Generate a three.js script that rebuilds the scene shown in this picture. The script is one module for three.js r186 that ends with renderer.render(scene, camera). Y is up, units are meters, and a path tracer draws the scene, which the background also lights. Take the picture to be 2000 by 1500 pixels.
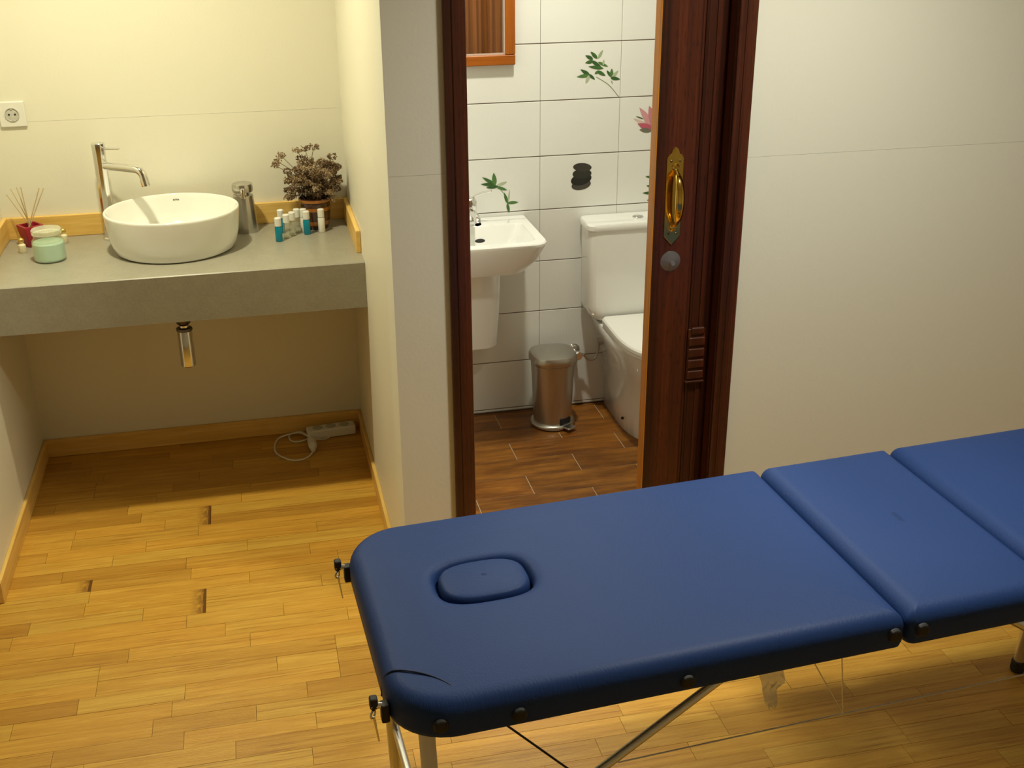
import * as THREE from 'three';
import { RoundedBoxGeometry } from 'three/addons/geometries/RoundedBoxGeometry.js';
import { mergeGeometries, mergeVertices, toCreasedNormals } from 'three/addons/utils/BufferGeometryUtils.js';

// ---------------------------------------------------------------- camera, lights, exposure
const scene = new THREE.Scene();
const camera = new THREE.PerspectiveCamera(36.70, 4 / 3, 0.05, 50);
camera.position.set(-0.3248, 1.9396, 2.8104);
camera.rotation.order = 'YXZ';
camera.rotation.set(-0.4094, -0.2219, -0.0065);
camera.updateMatrixWorld(true);
const renderer = new THREE.WebGLRenderer();
renderer.toneMapping = THREE.LinearToneMapping;
renderer.toneMappingExposure = 1.0;
renderer.shadowMap.enabled = true;
scene.background = new THREE.Color(0x000000);

const WARM = new THREE.Color().setRGB(1.0, 0.935, 0.63);
const NEUTRAL = new THREE.Color().setRGB(1.0, 0.975, 0.80);
const LAMPS = [   // recessed ceiling lamps: x, z, colour, candela, radius factor, label
  { x: -0.72, z: -0.50, c: WARM, i: 9.3, r: 2.5, label: 'recessed ceiling lamp above the alcove counter' },
  { x: 0.62, z: -0.62, c: NEUTRAL, i: 7.8, r: 2.5, label: 'recessed ceiling lamp inside the tiled bathroom' },
  { x: 0.95, z: 0.84, c: NEUTRAL, i: 13, r: 6, label: 'recessed ceiling lamp above the blue massage table' },
];
const CEIL = 2.5;

// ---------------------------------------------------------------- helpers
function rngOf(s) { return () => { s = (s + 0x6d2b79f5) | 0; let t = Math.imul(s ^ (s >>> 15), 1 | s); t = (t + Math.imul(t ^ (t >>> 7), 61 | t)) ^ t; return ((t ^ (t >>> 14)) >>> 0) / 4294967296; }; }
const taken = {};
function numbered(n) { if (!(n in taken)) { taken[n] = 0; return n; } taken[n]++; return n + '_' + String(taken[n]).padStart(3, '0'); }
function tag(o, label, category, group) { o.userData = { label, category }; if (group) o.userData.group = group; return o; }
function thing(name, label, category, pos = [0, 0, 0], turn = 0, group) {
  const o = new THREE.Group(); o.name = numbered(name); o.position.set(...pos); o.rotation.y = turn; scene.add(o);
  return tag(o, label, category, group);
}
function part(name, geo, m, parent) {
  const o = new THREE.Mesh(geo, m); o.name = name; o.castShadow = o.receiveShadow = true; parent.add(o); return o;
}
function solo(name, label, category, geo, m, group) { const o = part(numbered(name), geo, m, scene); return tag(o, label, category, group); }
function struct(name, label, geo, m) { const o = part(name, geo, m, scene); o.userData = { kind: 'structure', label }; return o; }
function structGroup(name, label) { const o = new THREE.Group(); o.name = name; scene.add(o); o.userData = { kind: 'structure', label }; return o; }
const merge = (...g) => mergeGeometries(g.flat().map((q) => { const r = q.index ? q.toNonIndexed() : q.clone(); for (const k of Object.keys(r.attributes)) if (!['position', 'normal', 'uv'].includes(k)) r.deleteAttribute(k); return r; }));

// the point where the photo pixel (u, v) meets the plane axis = value
function at(u, v, axis, value) {
  const f = 750 / Math.tan(camera.fov * Math.PI / 360);
  const d = new THREE.Vector3((u - 1000) / f, (750 - v) / f, -1).applyQuaternion(camera.quaternion);
  return camera.position.clone().addScaledVector(d, (value - camera.position[axis]) / d[axis]);
}

// uv in metres, u along the grain axis
function metreUV(geo, grain = 'x', ou = 0, ov = 0) {
  const p = geo.attributes.position, n = geo.attributes.normal, uv = new Float32Array(p.count * 2);
  for (let i = 0; i < p.count; i++) {
    const P = { x: p.getX(i), y: p.getY(i), z: p.getZ(i) }, N = { x: Math.abs(n.getX(i)), y: Math.abs(n.getY(i)), z: Math.abs(n.getZ(i)) };
    const k = N.x > N.y && N.x > N.z ? 'x' : N.y > N.z ? 'y' : 'z';
    const rest = ['x', 'y', 'z'].filter((a) => a !== k);
    let a = rest.includes(grain) ? grain : rest[0], b = rest.find((q) => q !== a);
    uv[2 * i] = P[a] + ou; uv[2 * i + 1] = P[b] + ov;
  }
  geo.setAttribute('uv', new THREE.BufferAttribute(uv, 2)); return geo;
}
function box(x0, x1, y0, y1, z0, z1, bevel = 0, grain = 'x', ou = 0, ov = 0) {
  const w = x1 - x0, h = y1 - y0, d = z1 - z0;
  const g = bevel ? new RoundedBoxGeometry(w, h, d, 2, bevel) : new THREE.BoxGeometry(w, h, d);
  g.translate((x0 + x1) / 2, (y0 + y1) / 2, (z0 + z1) / 2);
  return metreUV(g, grain, ou, ov);
}
function lathe(pts, seg = 40) { return new THREE.LatheGeometry(pts.map(([r, y]) => new THREE.Vector2(r, y)), seg); }
function creasedLathe(pts, seg = 40, a = 0.6) { return toCreasedNormals(lathe(pts, seg), a); }
function rod(a, b, r, r2 = r, seg = 12) {
  const A = new THREE.Vector3(...a), B = new THREE.Vector3(...b), d = B.clone().sub(A), L = d.length();
  const g = new THREE.CylinderGeometry(r2, r, L, seg); g.translate(0, L / 2, 0);
  g.applyQuaternion(new THREE.Quaternion().setFromUnitVectors(new THREE.Vector3(0, 1, 0), d.normalize())); g.translate(...a); return g;
}
function tube(pts, r, seg = 60, rs = 8, closed = false) {
  return new THREE.TubeGeometry(new THREE.CatmullRomCurve3(pts.map((p) => p.isVector3 ? p : new THREE.Vector3(...p)), closed), seg, r, rs, closed);
}
// closed rings of equal length joined into a skin
function loft(rings, capA = true, capB = true, crease = 0.7) {
  const n = rings[0].length, pos = [], idx = [], uv = [];
  rings.forEach((r, j) => r.forEach((p, i) => { pos.push(p[0], p[1], p[2]); uv.push(p[0], p[2] + p[1]); }));
  for (let j = 0; j + 1 < rings.length; j++) for (let i = 0; i < n; i++) { const a = j * n + i, b = j * n + (i + 1) % n, c = a + n, d = b + n; idx.push(a, b, c, b, d, c); }
  const cap = (j, flip) => { const c = [0, 0, 0]; rings[j].forEach((p) => { c[0] += p[0] / n; c[1] += p[1] / n; c[2] += p[2] / n; }); const k = pos.length / 3; pos.push(...c); uv.push(c[0], c[2]); for (let i = 0; i < n; i++) { const a = j * n + i, b = j * n + (i + 1) % n; flip ? idx.push(k, b, a) : idx.push(k, a, b); } };
  if (capA) cap(0, true); if (capB) cap(rings.length - 1, false);
  const g = new THREE.BufferGeometry();
  g.setAttribute('position', new THREE.Float32BufferAttribute(pos, 3)); g.setAttribute('uv', new THREE.Float32BufferAttribute(uv, 2)); g.setIndex(idx); g.computeVertexNormals();
  return crease ? toCreasedNormals(g, crease) : g;
}
// loops run clockwise seen from above so that upward lofts face outward
function rrect(cx, cz, hx, hz, r, y, n = 6, seg = 4) {
  const rr = (Array.isArray(r) ? r : [r, r, r, r]).map((q) => Math.max(0.001, Math.min(q, hx, hz)));
  // corners: +x+z, +x-z, -x-z, -x+z
  const C = [[1, 1, 0], [1, -1, 1], [-1, -1, 2], [-1, 1, 3]], out = [];
  C.forEach(([sx, sz, k], q) => {
    const R = rr[k], a0 = [90, 0, -90, -180][q];
    for (let i = 0; i <= n; i++) { const a = (a0 - 90 * i / n) * Math.PI / 180; out.push([cx + sx * (hx - R) + R * Math.cos(a), y, cz + sz * (hz - R) + R * Math.sin(a)]); }
    const [nx, nz, nk] = C[(q + 1) % 4], Rn = rr[nk], a = (a0 - 90) * Math.PI / 180;
    const A = [cx + sx * (hx - R) + R * Math.cos(a), cz + sz * (hz - R) + R * Math.sin(a)], B = [cx + nx * (hx - Rn) + Rn * Math.cos(a), cz + nz * (hz - Rn) + Rn * Math.sin(a)];
    for (let i = 1; i < seg; i++) out.push([A[0] + (B[0] - A[0]) * i / seg, y, A[1] + (B[1] - A[1]) * i / seg]);
  });
  return out;
}
function ell(cx, cz, a, b, y, n = 64) { return Array.from({ length: n }, (_, i) => { const t = -i / n * 2 * Math.PI; return [cx + a * Math.cos(t), y, cz + b * Math.sin(t)]; }); }
// D shaped ring: squared back at zb, rounded front reaching zf
function dring(cx, hw, zb, zf, y, n = 40) {
  const out = [], L = zf - zb, st = L * 0.42;
  for (let i = 0; i <= n; i++) { const a = Math.PI * i / n, c = Math.cos(a), s = Math.sin(a), e = 0.78; out.push([cx - Math.sign(c) * Math.abs(c) ** e * hw * -1, y, zf - (L - st) + Math.abs(s) ** e * (L - st)]); }
  out.push([cx - hw * 0.98, y, zb + 0.02], [cx - hw * 0.9, y, zb], [cx, y, zb], [cx + hw * 0.9, y, zb], [cx + hw * 0.98, y, zb + 0.02]);
  return out.reverse();
}

// ---------------------------------------------------------------- textures and materials
function hash(x, y, s) { let h = Math.imul(x, 374761393) ^ Math.imul(y, 668265263) ^ Math.imul(s, 974634777); h = Math.imul(h ^ (h >>> 13), 1274126177); return ((h ^ (h >>> 16)) >>> 0) / 4294967296; }
function vnoise(x, y, px, py, s) {   // periodic value noise
  const xi = Math.floor(x), yi = Math.floor(y), fx = x - xi, fy = y - yi, w = (t) => t * t * (3 - 2 * t), m = (a, n) => ((a % n) + n) % n;
  const q = (i, j) => hash(m(xi + i, px), m(yi + j, py), s), u = w(fx), v = w(fy);
  return (q(0, 0) * (1 - u) + q(1, 0) * u) * (1 - v) + (q(0, 1) * (1 - u) + q(1, 1) * u) * v;
}
function fbm(u, v, fx, fy, s, oct = 4) { let a = 0, w = 0.5, t = 0; for (let i = 0; i < oct; i++) { a += w * vnoise(u * fx, v * fy, fx, fy, s + i); t += w; w *= 0.55; fx *= 2; fy *= 2; } return a / t; }
function tex(w, h, fn, srgb = true) {
  const d = new Uint8Array(w * h * 4);
  for (let j = 0; j < h; j++) for (let i = 0; i < w; i++) { const c = fn(i / w, j / h), k = 4 * (j * w + i); for (let q = 0; q < 3; q++) d[k + q] = Math.max(0, Math.min(255, c[q])); d[k + 3] = 255; }
  const t = new THREE.DataTexture(d, w, h); t.wrapS = t.wrapT = THREE.RepeatWrapping; t.magFilter = THREE.LinearFilter; t.minFilter = THREE.LinearMipmapLinearFilter; t.generateMipmaps = true;
  if (srgb) t.colorSpace = THREE.SRGBColorSpace; t.needsUpdate = true; return t;
}
const mix = (a, b, t) => a.map((q, i) => q + (b[i] - q) * t);
function std(rgb, rough, extra = {}) { const { sheen, ...e } = extra; const m = new THREE.MeshStandardMaterial({ roughness: rough, metalness: 0, ...e }); m.color.setRGB(...rgb); return m; }
function phys(rgb, rough, extra = {}) { const m = new THREE.MeshPhysicalMaterial({ roughness: rough, metalness: 0, ...extra }); m.color.setRGB(...rgb); return m; }

const grainBump = tex(256, 256, (u, v) => { const n = 255 * fbm(u, v, 32, 32, 91, 3); return [n, n, n]; }, false);
function rep(t, x, y) { const c = t.clone(); c.repeat.set(x, y); c.needsUpdate = true; return c; }

// pale strip parquet: grain along u, one metre by a quarter of a metre
const parquetTex = tex(1024, 256, (u, v) => {
  const n = fbm(u, v, 4, 24, 5, 4), f = fbm(u, v, 24, 128, 11, 3), k = fbm(u, v, 6, 10, 21, 3);
  let t = 0.5 * n + 0.3 * f + 0.2 * k; t = Math.max(0, Math.min(1, (t - 0.32) * 2.4));
  const vein = Math.max(0, fbm(u, v, 5, 40, 33, 3) - 0.62) * 2.2;
  return mix(mix([202, 150, 54], [230, 182, 80], t), [142, 88, 26], Math.min(0.7, vein));
});
const plankMats = [[1, 1, 1], [0.93, 0.90, 0.86], [0.86, 0.81, 0.74], [1.0, 0.96, 0.9], [0.78, 0.70, 0.60], [0.97, 1.0, 1.02], [0.90, 0.85, 0.78], [1.0, 0.93, 0.82]].map((c) => std(c.map((q) => q * 0.93), 0.4, { map: rep(parquetTex, 1, 4), bumpMap: rep(grainBump, 3, 30), bumpScale: 0.0004 }));
const beechTex = tex(512, 128, (u, v) => mix([220, 176, 90], [240, 202, 122], Math.max(0, Math.min(1, (0.6 * fbm(u, v, 3, 16, 305, 4) + 0.4 * fbm(u, v, 16, 64, 311, 3) - 0.3) * 2.3))));
const beech = std([1, 1, 1], 0.42, { map: rep(beechTex, 1, 4) });
const mahoganyTex = tex(512, 512, (u, v) => {
  const s = fbm(u, v, 1, 22, 7, 3), f = fbm(u, v, 6, 90, 15, 3), p = fbm(u, v, 40, 120, 44, 2);
  const t = Math.max(0, Math.min(1, (s - 0.3) * 2)), c = mix([46, 19, 11], [100, 46, 26], t * 0.75 + 0.25 * f);
  return mix(c, [28, 10, 6], Math.max(0, p - 0.62) * 1.6);
});
const mahogany = std([1, 1, 1], 0.38, { map: rep(mahoganyTex, 1, 4) });
const mahoganyLeaf = std([0.92, 0.9, 0.9], 0.36, { map: rep(mahoganyTex, 1, 3) });
const sapeleTex = tex(512, 512, (u, v) => { const q = fbm(u, v, 1, 26, 207, 3), f = fbm(u, v, 6, 90, 215, 3); return mix([92, 50, 18], [158, 98, 44], Math.max(0, Math.min(1, (q - 0.3) * 1.9)) * 0.75 + 0.25 * f); });
const sapele = std([1, 1, 1], 0.4, { map: rep(sapeleTex, 1, 4) });
const rawEdge = std([0.85, 0.58, 0.34], 0.5, { map: rep(parquetTex, 1, 4) });
const mirrorWood = std([0.50, 0.24, 0.07], 0.4, { map: rep(parquetTex, 1, 4) });
const tileWoodTex = tex(1024, 256, (u, v) => {
  const n = fbm(u, v, 6, 20, 61, 4), f = fbm(u, v, 30, 110, 66, 3), k = fbm(u, v, 10, 14, 71, 3);
  let t = Math.max(0, Math.min(1, (0.5 * n + 0.25 * f + 0.25 * k - 0.33) * 2.7));
  return mix([100, 58, 16], [162, 106, 38], t);
});
const woodTileMats = [[1, 1, 1], [0.88, 0.86, 0.84], [1.06, 1.02, 0.96], [0.95, 0.9, 0.85]].map((c) => std(c, 0.38, { map: rep(tileWoodTex, 1, 3) }));
const plaster = std([0.80, 0.775, 0.665], 0.42, { bumpMap: rep(grainBump, 4, 4), bumpScale: 0.00022 });
const plasterRoom = std([0.80, 0.79, 0.70], 0.5, { bumpMap: rep(grainBump, 4, 4), bumpScale: 0.00022 });
const ceilingMat = std([0.82, 0.81, 0.77], 0.8);
const glaze = std([0.80, 0.80, 0.765], 0.22, { bumpMap: rep(grainBump, 5, 5), bumpScale: 0.0002 });
const grout = std([0.20, 0.155, 0.12], 0.9);
const floorGrout = std([0.50, 0.40, 0.28], 0.9);
const underFloor = std([0.09, 0.045, 0.018], 0.9);
const stoneTex = tex(256, 256, (u, v) => { const n = fbm(u, v, 48, 48, 81, 3), k = fbm(u, v, 6, 6, 84, 3); const t = 0.6 * n + 0.4 * k; return mix([148, 144, 131], [158, 154, 141], Math.max(0, Math.min(1, (t - 0.3) * 2.5))); });
const stone = std([1, 1, 1], 0.33, { map: rep(stoneTex, 5, 5) });
const ceramic = phys([0.86, 0.86, 0.83], 0.12, { clearcoat: 0.6, clearcoatRoughness: 0.05 });
const chrome = std([0.80, 0.80, 0.80], 0.1, { metalness: 1 });
const brushed = std([0.56, 0.54, 0.50], 0.3, { metalness: 1 });
const alu = std([0.72, 0.72, 0.72], 0.33, { metalness: 1 });
const litLegTube = std([0.75, 0.74, 0.70], 0.4);  // near left leg only: lamp light on the tube put into its colour
const brass = std([0.83, 0.58, 0.14], 0.13, { metalness: 1 });
const gold = std([0.80, 0.58, 0.18], 0.22, { metalness: 1 });
const blackPlastic = std([0.008, 0.008, 0.010], 0.6);
const vinylBump = tex(256, 256, (u, v) => { const n = 255 * fbm(u, v, 64, 64, 101, 2); return [n, n, n]; }, false);
const vinyl = phys([0.0145, 0.041, 0.155], 0.52, { specularIntensity: 0.38, bumpMap: rep(vinylBump, 8, 8), bumpScale: 0.0003 });
const vinylDark = std([0.010, 0.022, 0.075], 0.6);
const whitePlastic = std([0.80, 0.79, 0.75], 0.4);
const glass = phys([0.90, 0.95, 0.88], 0.10, { transmission: 0.8, thickness: 0, ior: 1.45 });
const cloudPlastic = phys([0.88, 0.92, 0.96], 0.12, { transmission: 0.94, thickness: 0, ior: 1.4 });
const mint = std([0.56, 0.76, 0.68], 0.5);
const cream = std([0.78, 0.72, 0.50], 0.5);
const red = std([0.33, 0.012, 0.03], 0.4);
const reed = std([0.62, 0.48, 0.27], 0.8);
const teal = phys([0.0, 0.23, 0.36], 0.2);
const clearGel = phys([0.93, 0.95, 0.92], 0.06, { transmission: 0.9, thickness: 0, ior: 1.4 });
const rubber = std([0.03, 0.03, 0.03], 0.8);
const mirrorMat = std([0.86, 0.87, 0.86], 0.02, { metalness: 1 });

// ---------------------------------------------------------------- room dimensions (metres)
const XL = -1.164, ZA = -1.298, ZB = -1.288, ZLE = -0.333, ZC = -0.745, YC = 0.831, YA = 0.679;
const W = 0.12, ROOM = { x0: -2.3, x1: 3.0, z1: 3.7 };

// a wall: core and the panels that face it, parted by fine open joints
function wall(name, label, x0, x1, z0, z1, face, seams, m = plaster, y0 = 0, y1 = CEIL, vseams = []) {
  const g = structGroup(name, label), t = 0.006, gap = 0.00028;
  const c = { x0, x1, z0, z1 }; if (face === '+z') c.z1 -= t; if (face === '-x') c.x0 += t; if (face === '+x') c.x1 -= t; if (face === '-z') c.z0 += t;
  part('core', box(c.x0, c.x1, y0, y1, c.z0, c.z1), m, g);
  const ys = [y0, ...seams, y1], along = face.endsWith('z') ? [x0, x1] : [z0, z1], us = [along[0], ...vseams, along[1]];
  for (let i = 0; i + 1 < ys.length; i++) for (let j = 0; j + 1 < us.length; j++) {
    const a = ys[i] + (i ? gap : 0), b = ys[i + 1] - (i + 2 < ys.length ? gap : 0), u0 = us[j] + (j ? gap : 0), u1 = us[j + 1] - (j + 2 < us.length ? gap : 0);
    const q = face === '+z' ? [u0, u1, a, b, z1 - t, z1] : face === '-z' ? [u0, u1, a, b, z0, z0 + t] : face === '-x' ? [x0, x0 + t, a, b, u0, u1] : [x1 - t, x1, a, b, u0, u1];
    part('panel', box(...q), m, g);
  }
  return g;
}
wall('wall_alcove_back', 'cream panelled back wall of the washbasin alcove', XL, 0, ZA - W, ZA, '+z', [1.222]);
wall('wall_alcove_left', 'cream left side wall of the washbasin alcove', XL - W, XL, ZA - W, ZLE, '+x', [1.235]);
wall('wall_alcove_right', 'cream right side wall of the alcove, in front of the bathroom', 0, 0.10, ZA - W, -0.14, '-x', [1.245]);
wall('wall_front_left', 'wall to the side of the alcove opening', ROOM.x0, XL - W, ZLE - W, ZLE, '+z', [1.275], plasterRoom);
wall('wall_front_pier', 'narrow greyish wall pier between alcove and bathroom door', 0, 0.19, -0.14, 0, '+z', [1.275], plasterRoom);
wall('wall_front_right', 'wide cream wall behind the massage table', 0.905, ROOM.x1, -0.045, 0, '+z', [1.272], plasterRoom);
struct('wall_pocket_back', 'bathroom side skin of the sliding door pocket', box(0.905, 2.05, 0, CEIL, -0.14, -0.115), plasterRoom);
struct('wall_pocket_end', 'closed end of the sliding door pocket', box(1.62, 2.05, 0, CEIL, -0.115, -0.045), plasterRoom);
struct('wall_door_header', 'wall above the bathroom door opening', box(0.19, 0.905, 2.06, CEIL, -0.14, 0), plasterRoom);
struct('wall_left', 'far left wall of the treatment room', box(ROOM.x0 - W, ROOM.x0, 0, CEIL, ZLE - W, ROOM.z1), plasterRoom);
struct('wall_right', 'far right wall of the treatment room', box(ROOM.x1, ROOM.x1 + W, 0, CEIL, -0.14, ROOM.z1), plasterRoom);
struct('wall_rear', 'wall behind the viewer', box(ROOM.x0 - W, ROOM.x1 + W, 0, CEIL, ROOM.z1, ROOM.z1 + W), plasterRoom);
struct('wall_bath_right', 'right side wall of the bathroom', box(1.95, 2.05, 0, CEIL, ZB - 0.13, -0.14), glaze);
struct('ceiling', 'white ceiling over room, alcove and bathroom', box(ROOM.x0 - W, ROOM.x1 + W, CEIL, CEIL + 0.1, ZA - W, ROOM.z1 + W), ceilingMat);

// strip parquet floor
{
  const floor = structGroup('floor', 'yellow beech strip parquet with dark stains at some joints');
  part('screed', merge(box(ROOM.x0 - W, ROOM.x1 + W, -0.1, -0.013, -0.07, ROOM.z1 + W), box(ROOM.x0 - W, 0.05, -0.1, -0.013, ZA - W, -0.07)), underFloor, floor);
  const P = 0.0645, Z0 = -0.006, rnd = rngOf(77), gap = 0.00045;
  const forced = { '-12': [-0.566], '-11': [-0.566], '-7': [-0.638], '-6': [-0.913, -0.622], '-5': [-0.913], '-4': [-0.575], '-3': [-0.575], '-1': [-0.52], 1: [-0.85, -0.22], 2: [-0.85, -0.22], 3: [-0.22], 5: [-0.443], 9: [0.697], 10: [0.697], 11: [1.118], 12: [1.118] };
  // water stains that darken the end grain, copied from the joints where the photograph shows them
  const stainTex = tex(512, 96, (u, v) => {   // the last 35 cm of a strip
    const n = fbm(u, v, 20, 5, 121, 3), g = fbm(u, v, 60, 6, 127, 3), k = fbm(u, v, 40, 3, 131, 3);
    const t = Math.max(0, Math.min(1, (0.5 * fbm(u, v, 3, 8, 5, 4) + 0.5 * fbm(u, v, 9, 34, 11, 3) - 0.32) * 2.4));
    const d = u - 0.978 - 0.016 * (n - 0.5);
    const s = d > 0 ? 0.9 : Math.max(0, 0.8 + d * 7) * (0.4 + 1.1 * (g - 0.3)) * (k > 0.40 ? 1 : 0.4);
    return mix(mix([202, 150, 54], [230, 182, 80], t), [72, 38, 12], Math.max(0, Math.min(1, s)) * 0.8);
  });
  stainTex.wrapS = stainTex.wrapT = THREE.ClampToEdgeWrapping;
  const stainMat = std([0.9, 0.87, 0.83], 0.42, { map: stainTex });
  const stains = { '-12:-0.566': 'L', '-11:-0.566': 'L', '-6:-0.913': 'L', '-4:-0.575': 'L', '-3:-0.575': 'L' };
  const rest = [];
  for (let k = -20; k <= 57; k++) {
    const z0 = Math.max(ZA + 0.001, Z0 + k * P), z1 = Math.min(Z0 + (k + 1) * P, ROOM.z1);
    const xa = z1 < ZLE ? XL : ROOM.x0, xb = z1 < 0.01 ? 0 : ROOM.x1, F = (forced[k] || []).slice();
    const cuts = [xa]; let x = xa + (rnd() * 0.3 + 0.08);
    const stops = [...F, xb];
    for (const s of stops) { while (x < s - 0.14) { cuts.push(x); x += 0.26 + rnd() * 0.30; } cuts.push(s); x = s + 0.26 + rnd() * 0.30; }
    for (let i = 0; i + 1 < cuts.length; i++) {
      const a = cuts[i] + gap, b = cuts[i + 1] - gap; if (b - a < 0.01) continue;
      const sink = -rnd() * 0.0005, seen = b > -1.3 && a < 1.95 && z1 < 1.25;
      const g = box(a, b, -0.012, sink, z0 + gap, z1 - gap, 0, 'x', rnd() * 7, rnd() * 3);
      const m = plankMats[Math.floor(rnd() * plankMats.length)];
      if (!seen) { rest.push(g); continue; }
      const st = stains[k + ':' + cuts[i + 1].toFixed(3)] === 'L';
      if (st) { const uv = g.attributes.uv, p = g.attributes.position; for (let q = 0; q < uv.count; q++) uv.setXY(q, 1 - (b - p.getX(q)) / 0.35, (p.getZ(q) - z0) / P); }
      part('plank', g, st ? stainMat : m, floor);
    }
  }
  const r = part('planks_out_of_view', merge(rest), plankMats[1], floor); r.userData.kind = 'stuff';
}
// baseboards
function baseboard(name, label, ...b) { struct(name, label, box(...b), beech); }
baseboard('baseboard_alcove_back', 'beech baseboard along the alcove back wall', XL, 0, 0, 0.07, ZA, ZA + 0.012, 0.003, 'x');
baseboard('baseboard_alcove_left', 'beech baseboard on the left alcove wall', XL, XL + 0.012, 0, 0.07, ZA + 0.012, ZLE, 0.003, 'z');
baseboard('baseboard_alcove_right', 'beech baseboard on the right alcove wall', -0.012, 0, 0, 0.07, ZA + 0.012, 0.0, 0.003, 'z');
baseboard('baseboard_pier', 'beech baseboard under the pier beside the door', -0.012, 0.145, 0, 0.07, 0, 0.012, 0.003, 'x');
baseboard('baseboard_front_right', 'beech baseboard under the wide wall', 0.946, ROOM.x1, 0, 0.07, 0, 0.012, 0.003, 'x');
baseboard('baseboard_front_left', 'beech baseboard beside the alcove opening', ROOM.x0, XL + 0.012, 0, 0.07, ZLE, ZLE + 0.012, 0.003, 'x');

// ---------------------------------------------------------------- bathroom shell
const TX = 0.711, TY = 0.0147, TH = 0.2, TW = 0.3;
{
  const g = structGroup('wall_bath_back', 'white glazed wall tiles of the bathroom with brown joints');
  part('mortar', box(0.10, 1.95, 0, CEIL, ZB - 0.13, ZB - 0.002), grout, g);
  const rnd = rngOf(5);
  for (let i = -3; i < 5; i++) for (let j = -1; j < 13; j++) {
    const x0 = Math.max(0.1, TX + i * TW), x1 = Math.min(1.95, TX + (i + 1) * TW), y0 = Math.max(0.003, TY + j * TH), y1 = Math.min(CEIL, TY + (j + 1) * TH);
    if (x1 - x0 < 0.01 || y1 - y0 < 0.005) continue;
    part('tile', box(x0 + 0.0006, x1 - 0.0006, y0 + 0.0018, y1 - 0.0018, ZB - 0.008, ZB, 0.0012, 'x', rnd() * 3, rnd() * 3), glaze, g);
  }
  const f = structGroup('floor_bath', 'brown wood-look plank tiles of the bathroom floor');
  part('mortar', box(0.05, 1.95, -0.1, -0.0015, ZB, -0.07), floorGrout, f);
  const zs = [-1.288, -1.269, -1.136, -1.003, -0.870, -0.737, -0.604, -0.471, -0.338, -0.205, -0.072];
  for (let r = 0; r + 1 < zs.length; r++) {
    const off = (r % 2 ? 0.523 : 0.73) - 4 * 0.412;
    for (let i = 0; i < 10; i++) {
      const a = Math.max(0.1, off + i * 0.412), b = Math.min(1.95, off + (i + 1) * 0.412); if (b - a < 0.01) continue;
      part('floor_tile', box(a + 0.0016, b - 0.0016, -0.012, 0, zs[r] + 0.0016, zs[r + 1] - 0.0016, 0, 'x', rnd() * 5, rnd() * 3), woodTileMats[Math.floor(rnd() * 4)], f);
    }
  }
}
// door lining and casing
{
  const c1 = struct('trim_1', 'dark mahogany casing on the left of the bathroom door', merge(box(0.145, 0.200, 0, 2.10, 0, 0.016, 0.004, 'y'), box(0.165, 0.185, 0, 2.10, 0.014, 0.019, 0.002, 'y')), mahogany);
  struct('trim_2', 'dark mahogany casing on the right of the bathroom door', merge(box(0.893, 0.941, 0, 2.10, 0, 0.016, 0.004, 'y'), box(0.91, 0.928, 0, 2.10, 0.014, 0.020, 0.002, 'y')), mahogany);
  struct('trim_3', 'dark mahogany head casing above the bathroom door', box(0.145, 0.941, 2.05, 2.11, 0, 0.016, 0.004, 'x'), mahogany);
  struct('trim_4', 'mahogany lining of the left door jamb', box(0.188, 0.200, 0, 2.06, -0.14, 0.0, 0.002, 'y'), mahogany);
  struct('trim_5', 'mahogany lining of the right door jamb', merge(box(0.893, 0.905, 0, 2.06, -0.046, 0, 0.002, 'y'), box(0.893, 0.905, 0, 2.06, -0.14, -0.114, 0.002, 'y')), mahogany);
  struct('trim_6', 'mahogany lining under the door head', box(0.2, 0.893, 2.05, 2.06, -0.14, 0, 0.002, 'x'), mahogany);
  struct('trim_7', 'mahogany casing on the bathroom side of the pocket', box(0.835, 0.94, 0, 2.10, -0.158, -0.14, 0.004, 'y'), sapele);
}
// the sliding door
{
  const d = structGroup('door_1', 'dark mahogany sliding door half drawn into its wall pocket');
  d.position.set(0.714, 0.006, -0.0625);
  const H = 2.03, t = 0.042;
  part('leaf', box(0.004, 0.80, 0, H, -t, 0, 0, 'y'), mahoganyLeaf, d);
  part('back_veneer', box(0.004, 0.80, 0, H, -t - 0.0015, -t, 0, 'y'), sapele, d);
  part('edge_band', box(0, 0.0042, 0, H, -t, 0, 0.001, 'y'), rawEdge, d);
  part('stile', box(0.004, 0.112, 0, H, 0, 0.0055, 0.003, 'y', 0.4, 0.2), mahoganyLeaf, d);
  part('moulding', box(0.120, 0.128, 0, H, 0, 0.006, 0.002, 'y', 0.1, 0.3), mahoganyLeaf, d);
  part('moulding', box(0.150, 0.165, 0, H, 0, 0.004, 0.002, 'y', 0.1, 0.3), mahoganyLeaf, d);
  // carved finger pull
  const pull = part('finger_pull', box(0.118, 0.170, 0.615, 0.775, 0, 0.009, 0.003, 'y', 0.3, 0.5), std([1, 1, 1], 0.35, { map: rep(mahoganyTex, 1, 2) }), d);
  for (let i = 0; i < 4; i++) part('ridge', box(0.119, 0.169, 0.622 + i * 0.034, 0.648 + i * 0.034, 0.006, 0.015, 0.006, 'y', 0.3, 0.5), pull.material, pull);
  part('ridge', box(0.126, 0.166, 0.758, 0.780, 0.004, 0.015, 0.006, 'y', 0.3, 0.5), pull.material, pull);
  part('lip', box(0.114, 0.170, 0.612, 0.618, 0.004, 0.018, 0.002, 'y'), pull.material, pull);
}
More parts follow.
